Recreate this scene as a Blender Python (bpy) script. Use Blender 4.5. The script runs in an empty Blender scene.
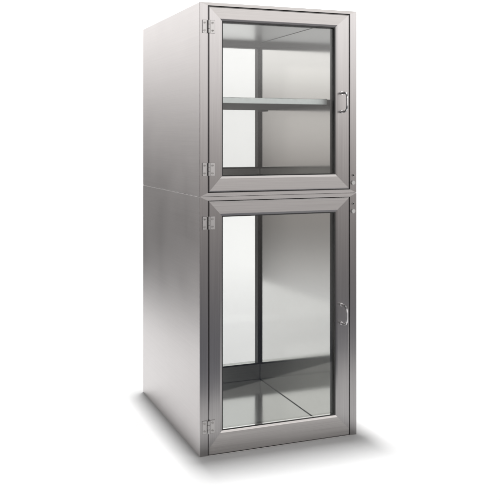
import bpy, bmesh, math
from mathutils import Vector

scene = bpy.context.scene
col = scene.collection
R = math.radians

# ------------------------------------------------------------------ dimensions (metres)
W, D, H = 0.7125, 0.924, 1.83
ROT = 0.374615                       # the cabinet is turned this far from square-on
CORNER = Vector((-0.2022, 3.3429, 0.0))   # front left foot of the cabinet on the floor
CAM_H = 1.2823
DT = 0.042                           # door thickness
LIN0, LIN1 = 0.088, 0.622            # inner faces of the side walls
SEAM = 1.0454


# ------------------------------------------------------------------ materials
def new_mat(name):
    m = bpy.data.materials.new(name)
    m.use_nodes = True
    nt = m.node_tree
    for n in list(nt.nodes):
        nt.nodes.remove(n)
    out = nt.nodes.new('ShaderNodeOutputMaterial')
    return m, nt, out


def steel(name, base, rough, brush, aniso=0.6, grain=0.05, bump=0.02, mottling=0.03, streak=0.07):
    """Brushed stainless steel. brush = axis (object space) along which the grain runs."""
    m, nt, out = new_mat(name)
    N, L = nt.nodes.new, nt.links.new
    p = N('ShaderNodeBsdfPrincipled')
    p.inputs['Metallic'].default_value = 1.0
    tc = N('ShaderNodeTexCoord')
    mp = N('ShaderNodeMapping')
    sc = {'x': (2, 420, 420), 'y': (420, 2, 420), 'z': (420, 420, 2)}[brush]
    mp.inputs['Scale'].default_value = sc
    L(tc.outputs['Object'], mp.inputs['Vector'])
    nz = N('ShaderNodeTexNoise')
    nz.inputs['Scale'].default_value = 1.0
    nz.inputs['Detail'].default_value = 5.0; nz.inputs['Roughness'].default_value = 0.65
    L(mp.outputs['Vector'], nz.inputs['Vector'])
    big = N('ShaderNodeTexNoise')
    big.inputs['Scale'].default_value = 5.0
    big.inputs['Detail'].default_value = 5.0
    L(tc.outputs['Object'], big.inputs['Vector'])
    # roughness = rough + grain + soft mottling
    a = N('ShaderNodeMath'); a.operation = 'MULTIPLY_ADD'
    a.inputs[1].default_value = grain
    a.inputs[2].default_value = rough - grain * 0.5 - mottling * 0.5
    L(nz.outputs['Fac'], a.inputs[0])
    b = N('ShaderNodeMath'); b.operation = 'MULTIPLY_ADD'
    b.inputs[1].default_value = mottling
    L(big.outputs['Fac'], b.inputs[0]); L(a.outputs[0], b.inputs[2])
    L(b.outputs[0], p.inputs['Roughness'])
    # faint grain in the metal's own tone
    mix = N('ShaderNodeMix'); mix.data_type = 'RGBA'
    mix.inputs['A'].default_value = tuple(c * (1 - 2.2 * streak) for c in base) + (1,)
    mix.inputs['B'].default_value = tuple(min(1, c * (1 + 2.2 * streak)) for c in base) + (1,)
    L(nz.outputs['Fac'], mix.inputs['Factor'])
    L(mix.outputs['Result'], p.inputs['Base Color'])
    bp = N('ShaderNodeBump')
    bp.inputs['Strength'].default_value = bump
    bp.inputs['Distance'].default_value = 0.001
    L(nz.outputs['Fac'], bp.inputs['Height'])
    L(bp.outputs['Normal'], p.inputs['Normal'])
    if aniso:
        p.inputs['Anisotropic'].default_value = aniso
        # the blur runs across the grain
        tv = {'x': (0, 0, 1), 'z': (1, 0.001, 0), 'y': (0, 0, 1)}[brush]
        cx = N('ShaderNodeCombineXYZ')
        for i in range(3):
            cx.inputs[i].default_value = tv[i]
        vt = N('ShaderNodeVectorTransform')
        vt.vector_type = 'VECTOR'; vt.convert_from = 'OBJECT'; vt.convert_to = 'WORLD'
        L(cx.outputs[0], vt.inputs[0]); L(vt.outputs[0], p.inputs['Tangent'])
    L(p.outputs[0], out.inputs[0])
    return m


def plain(name, base, rough, metallic=0.0, var=0.1):
    m, nt, out = new_mat(name)
    N, L = nt.nodes.new, nt.links.new
    p = N('ShaderNodeBsdfPrincipled')
    p.inputs['Metallic'].default_value = metallic
    p.inputs['Roughness'].default_value = rough
    tc = N('ShaderNodeTexCoord'); nz = N('ShaderNodeTexNoise')
    nz.inputs['Scale'].default_value = 60.0
    L(tc.outputs['Object'], nz.inputs['Vector'])
    mix = N('ShaderNodeMix'); mix.data_type = 'RGBA'
    mix.inputs['A'].default_value = tuple(c * (1 - var) for c in base) + (1,)
    mix.inputs['B'].default_value = tuple(min(1, c * (1 + var)) for c in base) + (1,)
    L(nz.outputs['Fac'], mix.inputs['Factor']); L(mix.outputs['Result'], p.inputs['Base Color'])
    L(p.outputs[0], out.inputs[0])
    return m


def glass(name, tint):
    m, nt, out = new_mat(name)
    N, L = nt.nodes.new, nt.links.new
    tr = N('ShaderNodeBsdfTransparent'); tr.inputs[0].default_value = tint + (1,)
    gl = N('ShaderNodeBsdfGlossy'); gl.inputs['Roughness'].default_value = 0.02
    gl.inputs[0].default_value = (1, 1, 1, 1)
    fr = N('ShaderNodeFresnel'); fr.inputs['IOR'].default_value = 1.48
    mx = N('ShaderNodeMixShader')
    L(fr.outputs[0], mx.inputs[0]); L(tr.outputs[0], mx.inputs[1]); L(gl.outputs[0], mx.inputs[2])
    L(mx.outputs[0], out.inputs[0])
    return m


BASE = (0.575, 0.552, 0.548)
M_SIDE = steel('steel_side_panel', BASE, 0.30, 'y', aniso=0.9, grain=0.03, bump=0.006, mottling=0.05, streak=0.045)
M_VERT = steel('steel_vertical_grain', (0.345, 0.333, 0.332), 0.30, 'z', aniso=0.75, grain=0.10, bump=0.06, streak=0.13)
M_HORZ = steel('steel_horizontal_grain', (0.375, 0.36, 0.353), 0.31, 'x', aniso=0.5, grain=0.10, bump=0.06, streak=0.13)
M_LINER = steel('steel_polished_liner', (0.49, 0.505, 0.485), 0.12, 'z', aniso=0.0, grain=0.02, bump=0.006, streak=0.02)
M_CEIL = steel('steel_dull_ceiling', (0.60, 0.61, 0.60), 0.30, 'y', aniso=0.0, grain=0.03, bump=0.01)
M_WALL = steel('steel_brushed_liner', (0.85, 0.845, 0.83), 0.10, 'y', aniso=0.0, grain=0.03, bump=0.01, streak=0.02)
M_INNER = steel('steel_door_inside', (0.24, 0.24, 0.235), 0.34, 'x', aniso=0.0, grain=0.06, bump=0.02)
M_BRIGHT = steel('steel_polished_bar', (0.68, 0.67, 0.67), 0.34, 'z', aniso=0.0, grain=0.02, bump=0.0)
M_HINGE = steel('steel_satin_hinge', (0.42, 0.41, 0.405), 0.36, 'z', aniso=0.0, grain=0.03, bump=0.01)
M_SHELF = plain('satin_grey_shelf', (0.075, 0.085, 0.085), 0.85, 0.0)
M_SHEDGE = plain('pale_shelf_edge', (0.84, 0.90, 0.895), 0.45, 0.8)
M_GASKET = plain('black_rubber_gasket', (0.018, 0.018, 0.018), 0.45)
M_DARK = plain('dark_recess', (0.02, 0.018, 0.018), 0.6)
M_SCREW = plain('screw_steel', (0.36, 0.35, 0.34), 0.4, 1.0)
M_BUTTON = plain('pale_button_plastic', (0.68, 0.67, 0.65), 0.4)
M_GLASS = glass('door_glass', (0.885, 0.887, 0.883))
M_FLOOR = plain('white_paper_sweep', (0.88, 0.88, 0.88), 0.9, 0.0, 0.01)


# ------------------------------------------------------------------ mesh helpers
def link(name, bm, mats, parent=None, bevel=0.0, seg=2, smooth=False, recalc=True):
    if recalc:
        bmesh.ops.recalc_face_normals(bm, faces=bm.faces)
    me = bpy.data.meshes.new(name)
    bm.to_mesh(me); bm.free()
    for m in (mats if isinstance(mats, (list, tuple)) else [mats]):
        me.materials.append(m)
    if smooth:
        for p in me.polygons:
            p.use_smooth = True
    o = bpy.data.objects.new(name, me)
    col.objects.link(o)
    if parent:
        o.parent = parent
    if bevel:
        b = o.modifiers.new('bevel', 'BEVEL')
        b.width = bevel; b.segments = seg; b.limit_method = 'ANGLE'; b.angle_limit = R(40)
    return o


def box(bm, a, b, mi=0):
    v = [bm.verts.new((x, y, z)) for x in (a[0], b[0]) for y in (a[1], b[1]) for z in (a[2], b[2])]
    for q in ((0, 1, 3, 2), (4, 6, 7, 5), (0, 4, 5, 1), (2, 3, 7, 6), (0, 2, 6, 4), (1, 5, 7, 3)):
        f = bm.faces.new([v[i] for i in q]); f.material_index = mi


def rect(bm, u0, u1, z0, z1, y):
    return [bm.verts.new(p) for p in ((u0, y, z0), (u1, y, z0), (u1, y, z1), (u0, y, z1))]


def bridge(bm, A, B, mi=(0, 0, 0, 0), skip=()):
    """faces between two 4-corner loops; side 0 = bottom, 1 = right, 2 = top, 3 = left"""
    for i in range(4):
        if i in skip:
            continue
        j = (i + 1) % 4
        f = bm.faces.new((A[i], A[j], B[j], B[i])); f.material_index = mi[i]


def cyl(bm, p0, p1, r, n=20, mi=0):
    p0, p1 = Vector(p0), Vector(p1)
    d = (p1 - p0).normalized()
    a = d.orthogonal().normalized(); b = d.cross(a)
    ra = [bm.verts.new(p0 + r * (math.cos(2 * math.pi * k / n) * a + math.sin(2 * math.pi * k / n) * b)) for k in range(n)]
    rb = [bm.verts.new(v.co + (p1 - p0)) for v in ra]
    for k in range(n):
        f = bm.faces.new((ra[k], ra[(k + 1) % n], rb[(k + 1) % n], rb[k])); f.material_index = mi
    for loop in (ra, rb):
        f = bm.faces.new(loop); f.material_index = mi


def tube(bm, pts, r, n=14):
    pts = [Vector(p) for p in pts]
    rings = []
    prev = None
    for i, p in enumerate(pts):
        d = (pts[min(i + 1, len(pts) - 1)] - pts[max(i - 1, 0)]).normalized()
        a = (prev - d * prev.dot(d)).normalized() if prev else d.orthogonal().normalized()
        prev = a
        b = d.cross(a)
        rings.append([bm.verts.new(p + r * (math.cos(2 * math.pi * k / n) * a + math.sin(2 * math.pi * k / n) * b)) for k in range(n)])
    for A, B in zip(rings, rings[1:]):
        for k in range(n):
            bm.faces.new((A[k], A[(k + 1) % n], B[(k + 1) % n], B[k]))
    bm.faces.new(rings[0]); bm.faces.new(rings[-1])


# ------------------------------------------------------------------ the cabinet
root = bpy.data.objects.new('pass_through_cabinet', None)
col.objects.link(root)
cr, sr = math.cos(ROT), math.sin(ROT)
root.location = CORNER + Vector((cr * W / 2 - sr * D / 2, sr * W / 2 + cr * D / 2, 0))
root.rotation_euler = (0, 0, ROT)
root['label'] = 'tall brushed stainless steel double pass-through cabinet with two glass doors, standing on a white floor'
root['category'] = 'cabinet'
OFF = Vector((-W / 2, -D / 2, 0))    # local corner coordinates -> local centred coordinates


def part(o):
    """shift a mesh drawn in corner coordinates so that the thing's base centre is its origin"""
    for v in o.data.vertices:
        v.co += OFF
    return o


DU0, DU1 = 0.0385, 0.6775            # door edges
GAP = 0.0029
GU0, GU1 = 0.0955, 0.6120            # edges of the glass opening


def make_body(z0, z1, dz0, dz1, f, c):
    """outer shell of one compartment: side panels, top, bottom and face frames, open front and back"""
    bm = bmesh.new()
    mi_side = (1, 0, 1, 0)
    loops = []
    o0 = rect(bm, 0, W, z0, z1, 0)
    o1 = rect(bm, 0, W, z0, z1, D)
    bridge(bm, o0, o1, (0, 0, 0, 0))
    for y, yi, outer in ((0, DT, o0), (D, D - DT, o1)):
        a = rect(bm, DU0 - GAP, DU1 + GAP, dz0 - GAP, dz1 + GAP, y)
        bridge(bm, outer, a, (2, 1, 2, 1))
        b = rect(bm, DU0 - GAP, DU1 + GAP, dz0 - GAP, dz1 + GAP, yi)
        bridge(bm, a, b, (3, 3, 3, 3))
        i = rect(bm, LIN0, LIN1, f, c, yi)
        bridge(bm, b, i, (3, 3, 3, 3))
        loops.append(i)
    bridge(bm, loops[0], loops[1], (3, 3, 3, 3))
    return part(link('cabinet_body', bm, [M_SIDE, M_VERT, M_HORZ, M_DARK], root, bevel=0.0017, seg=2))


def make_liner(f, c):
    t = 0.0015
    bm = bmesh.new()
    y0, y1 = DT + 0.004, D - DT - 0.005
    A = rect(bm, LIN0 + t, LIN1 - t, f + t, c - t, y0)
    B = rect(bm, LIN0 + t, LIN1 - t, f + t, c - t, y1)
    A2 = rect(bm, LIN0 + t / 3, LIN1 - t / 3, f + t / 3, c - t / 3, y0)
    B2 = rect(bm, LIN0 + t / 3, LIN1 - t / 3, f + t / 3, c - t / 3, y1)
    bridge(bm, A, B, (0, 2, 1, 2)); bridge(bm, A2, B2); bridge(bm, A, A2); bridge(bm, B, B2)
    o = part(link('interior_liner', bm, [M_LINER, M_CEIL, M_WALL], root))
    # dark bead of sealant where the side walls meet the floor and the ceiling
    w = 0.0021
    for u in (LIN0 + t, LIN1 - t - w):
        for z in (f + t, c - t - w):
            s = bmesh.new()
            box(s, (u, y0 + 0.002, z), (u + w, y1 - 0.002, z + w))
            part(link('corner_seam', s, M_DARK, o))
    return o


def make_door(z0, z1, g0, g1, y, back=False, rail_drop=0.0):
    """mitred frame swept round the glass opening; y = outer face, the frame goes inwards"""
    s = -1 if back else 1
    ch = 0.0085                     # sloping inner edge that frames the glass
    bm = bmesh.new()
    zb = z0 + rail_drop
    gi = g0 - (0.0 if back else 0.026)    # the front doors' sill slopes down towards the inside
    prof = [(0.0, 0.003), (0.003, 0.0), (None, 0.0)]
    o_back = rect(bm, DU0, DU1, zb, z1, y + s * DT)
    o_side = rect(bm, DU0, DU1, zb, z1, y + s * 0.0015)
    r = 0.0040
    o_face = rect(bm, DU0 + r, DU1 - r, zb + (0 if rail_drop else r), z1 - r, y)
    i_face = rect(bm, GU0 - ch, GU1 + ch, g0 - ch, g1 + ch, y)
    i_lip = rect(bm, GU0, GU1, g0, g1, y + s * 0.0021)
    i_back = rect(bm, GU0, GU1, gi, g1, y + s * DT)
    mi = (1, 0, 1, 0)
    sk = (0,) if rail_drop else ()
    bridge(bm, o_back, o_side, mi, sk)
    bridge(bm, o_side, o_face, mi, sk)
    bridge(bm, o_face, i_face, mi)
    bridge(bm, i_face, i_lip, mi)
    bridge(bm, i_lip, i_back, (3, 3, 3, 3))
    bridge(bm, i_back, o_back, (2, 2, 2, 2))
    if rail_drop:                   # the bottom rail runs on down below the mitres
        k = [bm.verts.new(p) for p in ((DU0 + r, y, z0), (DU1 - r, y, z0), (DU1, y + s * 0.0015, z0),
                                       (DU1, y + s * DT, z0), (DU0, y + s * DT, z0), (DU0, y + s * 0.0015, z0))]
        for q, m_ in (((o_face[0], o_face[1], k[1], k[0]), 1), (tuple(k), 1), ((k[3], k[4], o_back[0], o_back[1]), 2),
                      ((o_side[0], o_face[0], k[0], k[5]), 1), ((o_back[0], o_side[0], k[5], k[4]), 1),
                      ((o_side[1], o_face[1], k[1], k[2]), 1), ((o_back[1], o_side[1], k[2], k[3]), 1)):
            f = bm.faces.new(q); f.material_index = m_
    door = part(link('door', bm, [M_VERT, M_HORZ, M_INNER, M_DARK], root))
    # black gasket lining the opening behind the sloping edge
    bm = bmesh.new()
    ya, yb = y + s * 0.0035, y + s * (DT + 0.003)
    t0, t = 0.0006, 0.0045
    A = rect(bm, GU0 + t0, GU1 - t0, g0 + t0, g1 - t0, ya); B = rect(bm, GU0 + t, GU1 - t, g0 + t, g1 - t, ya)
    A2 = rect(bm, GU0 + t0, GU1 - t0, gi + t0, g1 - t0, yb); B2 = rect(bm, GU0 + t, GU1 - t, gi + t, g1 - t, yb)
    # a flange lies on the inside of the frame, wide down the sides
    F2 = rect(bm, LIN0 + 0.004, LIN1 - 0.004, gi - 0.004, g1 + 0.004, yb)
    F1 = rect(bm, LIN0 + 0.004, LIN1 - 0.004, gi - 0.004, g1 + 0.004, y + s * (DT + 0.0004))
    A2 = [bm.verts.new((v.co.x, y + s * (DT + 0.0004), v.co.z)) for v in A2]
    bridge(bm, A, B); bridge(bm, B, B2, (1, 0, 0, 0)); bridge(bm, B2, F2); bridge(bm, F2, F1); bridge(bm, F1, A2); bridge(bm, A2, A)
    part(link('gasket', bm, [M_GASKET, M_LINER], door))
    bm = bmesh.new()
    yy = sorted((y + s * 0.013, y + s * 0.019))
    e = 0.0022
    box(bm, (GU0 + e, yy[0], g0 + e), (GU1 - e, yy[1], g1 - e))
    part(link('glass_pane', bm, M_GLASS, door))
    return door


def make_handle(door, u, zc, hh=0.040, out=0.050):
    bm = bmesh.new()
    r = 0.024
    pts = [(u, 0.001, zc + hh)]
    for k in range(0, 7):
        a = math.pi / 2 * k / 6
        pts.append((u, -(out - r) - r * math.sin(a), zc + hh - r + r * math.cos(a)))
    for k in range(0, 7):
        a = math.pi / 2 * k / 6
        pts.append((u, -(out - r) - r * math.cos(a), zc - hh + r - r * math.sin(a)))
    pts.append((u, 0.001, zc - hh))
    tube(bm, pts, 0.0046)
    for z in (zc + hh, zc - hh):
        cyl(bm, (u, -0.0025, z), (u, 0.0004, z), 0.0075)
    return part(link('handle', bm, M_BRIGHT, door, smooth=False))


def make_hinge(zc):
    """two screwed leaves with a stepped outline either side of the knuckle"""
    h = 0.0265
    um = DU0 - GAP / 2
    bm = bmesh.new()
    box(bm, (um - 0.0262, -0.0028, zc - h), (um - 0.0065, -0.0003, zc + h))
    box(bm, (um + 0.0065, -0.0028, zc - h), (um + 0.0275, -0.0003, zc + h))
    hinge = part(link('hinge', bm, M_HINGE, root, bevel=0.0008, seg=1))
    k = bmesh.new()
    for a, b in ((-h + 0.001, -h * 0.36), (-h * 0.32, h * 0.32), (h * 0.36, h - 0.001)):
        cyl(k, (um, -0.0042, zc + a), (um, -0.0042, zc + b), 0.0060)
    part(link('knuckle', k, M_HINGE, hinge))
    for du in (-0.0165, 0.0175):
        for dz in (-0.0155, 0.0155):
            s = bmesh.new()
            cyl(s, (um + du, -0.0046, zc + dz), (um + du, -0.0026, zc + dz), 0.0046, 16, 0)
            box(s, (um + du - 0.0035, -0.0050, zc + dz - 0.0006), (um + du + 0.0035, -0.0046, zc + dz + 0.0006), 1)
            part(link('screw', s, [M_SCREW, M_DARK], hinge))
    return hinge


# lower compartment, then the upper one standing on it
compartments = [
    # z0,            z1,             door z0, door z1, glass z0, glass z1, floor, ceiling, mitre drop
    (0.0,            SEAM - 0.0003,  0.0045,  1.0265,  0.0945,   0.9665,   0.010, 1.002,   0.0275),
    (SEAM + 0.0003,  H,              1.0645,  1.8145,  1.1265,   1.7580,   1.088, 1.786,   0.0),
]
doors = []
for z0, z1, d0, d1, g0, g1, f, c, drop in compartments:
    body = make_body(z0, z1, d0, d1, f, c)
    make_liner(f, c)
    doors.append(make_door(d0, d1, g0, g1, 0.0, False, drop))
    make_door(d0, d1, g0, g1, D, True, drop)

doors[0]['label'] = 'taller lower glass door'
doors[1]['label'] = 'nearly square upper glass door'
make_handle(doors[1], 0.641, 1.436)
make_handle(doors[0], 0.639, 0.527)
for z in (1.732, 1.156, 0.940, 0.117):
    make_hinge(z)

# the interlock fittings on the right face frame: a small keyhole and a pale round button for each door
for zk, zb in ((1.122, 1.090), (0.999, 0.967)):
    bm = bmesh.new()
    cyl(bm, (0.6965, -0.0030, zk), (0.6965, 0.0005, zk), 0.0055, 20, 0)
    cyl(bm, (0.6965, -0.0036, zk), (0.6965, -0.0030, zk), 0.0036, 16, 1)
    part(link('keyhole', bm, [M_SCREW, M_DARK], root))
    bm = bmesh.new()
    cyl(bm, (0.6955, -0.0030, zb), (0.6955, 0.0005, zb), 0.0105, 28, 0)
    cyl(bm, (0.6955, -0.0062, zb), (0.6955, -0.0030, zb), 0.0085, 28, 1)
    part(link('button', bm, [M_HINGE, M_BUTTON], root, bevel=0.0006, seg=1))

# shelf in the upper compartment
SZ0, SZ1 = 1.428, 1.452
bm = bmesh.new()
box(bm, (LIN0 + 0.004, 0.066, SZ0), (LIN1 - 0.004, D - 0.065, SZ1 - 0.002))
shelf = part(link('shelf', bm, M_SHELF, root, bevel=0.001, seg=1))
bm = bmesh.new()
box(bm, (LIN0 + 0.004, 0.062, SZ0 - 0.001), (LIN1 - 0.019, 0.0655, SZ1))
part(link('front_edge', bm, M_SHEDGE, shelf, bevel=0.0012, seg=1))
for u0, u1 in ((LIN0 + 0.002, LIN0 + 0.020), (LIN1 - 0.020, LIN1 - 0.002)):
    for y0 in (0.058, D - 0.110):
        bm = bmesh.new()
        box(bm, (u0, y0, SZ0 - 0.007), (u1, y0 + 0.05, SZ0 - 0.0015))
        uu = (u0, u0 + 0.002) if u0 < 0.3 else (u0 + 0.002, u1)
        box(bm, (uu[0], y0, SZ0 - 0.0015), (uu[1], y0 + (0.05 if u0 < 0.3 else 0.0035), SZ1 - 0.003))
        part(link('bracket', bm, M_DARK, shelf))

# ------------------------------------------------------------------ the white sweep it stands on
bm = bmesh.new()
X1, Y0, Y1, RAD, TOP = 2.9, 2.78, 9.0, 1.0, 3.4
path = [(Y0, 0.0), (Y0 + 1.0, 0.0), (Y1 - RAD, 0.0)]
for k in range(1, 17):
    a = math.pi / 2 * k / 16
    path.append((Y1 - RAD + RAD * math.sin(a), RAD - RAD * math.cos(a)))
path.append((Y1, TOP))
rows = [[bm.verts.new((x, y, z)) for x in (-0.29 * y - 0.18, X1)] for y, z in path]
for a, b in zip(rows, rows[1:]):
    bm.faces.new((a[0], a[1], b[1], b[0]))
floor = link('floor', bm, M_FLOOR, None, smooth=True, recalc=False)
floor['kind'] = 'structure'
floor['label'] = 'seamless white studio floor sweeping up into a white background'

# ------------------------------------------------------------------ light
def area(name, loc, target, sx, sy, power, color=(1, 1, 1)):
    l = bpy.data.lights.new(name, 'AREA')
    l.shape = 'RECTANGLE'; l.size = sx; l.size_y = sy; l.energy = power; l.color = color
    o = bpy.data.objects.new(name, l); col.objects.link(o)
    o.location = loc
    o.rotation_euler = (Vector(target) - Vector(loc)).to_track_quat('-Z', 'Y').to_euler()
    return o


cx, cy = root.location.x, root.location.y
kx, ky = cx + 0.01 * cr - 0.66 * sr, cy + 0.01 * sr + 0.66 * cr
key = area('overhead_softbox', (kx, ky, 14.0), (kx, ky, 0), 0.66, 1.60, 1690)
key.rotation_euler = (0, 0, ROT)
area('added_backdrop_fill', (0.1, 6.0, 4.6), (0.1, 9.0, 2.3), 7.4, 0.4, 160)  # unseen fill lamp, added to lift the backdrop to white

world = bpy.data.worlds.new('World')
scene.world = world
world.use_nodes = True
nt = world.node_tree
for n in list(nt.nodes):
    nt.nodes.remove(n)
N, L = nt.nodes.new, nt.links.new
wo = N('ShaderNodeOutputWorld'); bg = N('ShaderNodeBackground')
tc = N('ShaderNodeTexCoord'); sx = N('ShaderNodeSeparateXYZ')
L(tc.outputs['Generated'], sx.inputs[0])
asn = N('ShaderNodeMath'); asn.operation = 'ARCSINE'; L(sx.outputs['Z'], asn.inputs[0])
mr = N('ShaderNodeMapRange')
mr.inputs['From Min'].default_value = R(-30); mr.inputs['From Max'].default_value = R(60)
L(asn.outputs[0], mr.inputs['Value'])
ramp = N('ShaderNodeValToRGB')
ramp.color_ramp.interpolation = 'EASE'


def pos(e):
    return (e + 30) / 90


stops = [(-25, (0.09, 0.096, 0.115)), (-14, (0.095, 0.10, 0.12)), (-8, (0.20, 0.19, 0.185)), (-3, (0.31, 0.29, 0.28)),
         (1.5, (0.58, 0.555, 0.54)), (6, (1.22, 1.195, 1.18)), (11, (1.45, 1.43, 1.42)), (22, (1.22, 1.21, 1.20)),
         (29, (0.20, 0.20, 0.20)), (60, (0.10, 0.10, 0.10))]
e = ramp.color_ramp.elements
while len(e) < len(stops):
    e.new(0.5)
for el, (a, c) in zip(e, stops):
    el.position = pos(a); el.color = c + (1,)
L(mr.outputs[0], ramp.inputs[0])
az = N('ShaderNodeMath'); az.operation = 'ARCTAN2'
L(sx.outputs['X'], az.inputs[0]); L(sx.outputs['Y'], az.inputs[1])
azn = N('ShaderNodeMapRange')
azn.inputs['From Min'].default_value = -math.pi; azn.inputs['From Max'].default_value = math.pi
L(az.outputs[0], azn.inputs['Value'])


def azimuth_ramp(stops):
    r = N('ShaderNodeValToRGB'); L(azn.outputs[0], r.inputs[0])
    el = r.color_ramp.elements
    while len(el) < len(stops):
        el.new(0.5)
    for q, (a, v) in zip(el, stops):
        q.position = (a + 180) / 360; q.color = (v, v, v, 1)
    return r


def times(a, b):
    m = N('ShaderNodeMix'); m.data_type = 'RGBA'; m.blend_type = 'MULTIPLY'
    m.inputs['Factor'].default_value = 1.0
    L(a, m.inputs['A']); L(b, m.inputs['B'])
    return m


# world shaped for reflections: dark low band ahead-left, added glow behind camera right
left = azimuth_ramp([(-180, 1.0), (-62, 1.0), (-56, 1.5), (-45, 1.5), (-42, 0.09), (-29, 0.09), (-23, 1.0), (180, 1.0)])
right = azimuth_ramp([(-180, 0.5), (-70, 0.45), (-60, 1.08), (-44, 1.08), (-41, 1.3), (-27, 1.3), (-18, 0.45), (85, 0.45), (106, 2.15), (156, 2.15), (172, 0.5)])
lo = N('ShaderNodeMapRange'); lo.interpolation_type = 'SMOOTHSTEP'
lo.inputs['From Min'].default_value = R(7); lo.inputs['From Max'].default_value = R(-3)
L(asn.outputs[0], lo.inputs['Value'])
full = times(ramp.outputs[0], right.outputs[0])
dk = N('ShaderNodeMix'); dk.data_type = 'RGBA'; dk.blend_type = 'MULTIPLY'
L(lo.outputs[0], dk.inputs['Factor']); L(full.outputs['Result'], dk.inputs['A']); L(left.outputs[0], dk.inputs['B'])
# low glow added further left to soften the gradient in the mirrored liner wall
patch = azimuth_ramp([(-180, 0.0), (-64, 0.0), (-57, 1.0), (-44.5, 1.0), (-42, 0.0), (180, 0.0)])
lw = N('ShaderNodeMapRange'); lw.interpolation_type = 'SMOOTHSTEP'
lw.inputs['From Min'].default_value = R(-5); lw.inputs['From Max'].default_value = R(-13)
lw.inputs['To Max'].default_value = 1.0
L(asn.outputs[0], lw.inputs['Value'])
ad = N('ShaderNodeMix'); ad.data_type = 'RGBA'; ad.blend_type = 'ADD'
L(lw.outputs[0], ad.inputs['Factor']); L(dk.outputs['Result'], ad.inputs['A']); L(patch.outputs[0], ad.inputs['B'])
# white world glow added straight ahead so the background around the sweep stays white
front = azimuth_ramp([(-180, 0.0), (-28.5, 0.0), (-25.5, 1.0), (45, 1.0), (52, 0.0), (180, 0.0)])
up = N('ShaderNodeMapRange'); up.inputs['From Min'].default_value = R(14); up.inputs['From Max'].default_value = R(24)
up.inputs['To Min'].default_value = 1.0; up.inputs['To Max'].default_value = 0.0
L(asn.outputs[0], up.inputs['Value'])
fm = N('ShaderNodeMath'); fm.operation = 'MULTIPLY'; L(front.outputs[0], fm.inputs[0]); L(up.outputs[0], fm.inputs[1])
wm = N('ShaderNodeMix'); wm.data_type = 'RGBA'
wm.inputs['B'].default_value = (1.15, 1.15, 1.15, 1)
L(fm.outputs[0], wm.inputs['Factor']); L(ad.outputs['Result'], wm.inputs['A'])
L(wm.outputs['Result'], bg.inputs[0])
bg.inputs[1].default_value = 1.0
L(bg.outputs[0], wo.inputs[0])

# ------------------------------------------------------------------ camera
cam = bpy.data.cameras.new('camera')
co = bpy.data.objects.new('camera', cam); col.objects.link(co)
co.location = (0, 0, CAM_H)
co.rotation_euler = (R(90), 0, 0)
cam.sensor_width = 36
cam.lens = 832.2 / 500 * 36
cam.shift_y = -(250 - 138.08) / 500
cam.clip_end = 200
scene.camera = co

scene.render.resolution_x = 1024
scene.render.resolution_y = 1024
scene.render.engine = 'CYCLES'
scene.cycles.max_bounces = 16
scene.cycles.glossy_bounces = 10
scene.cycles.transparent_max_bounces = 24
vs = scene.view_settings
vs.view_transform = 'Standard'
vs.look = 'None'
vs.exposure = 0.0
vs.gamma = 1.0
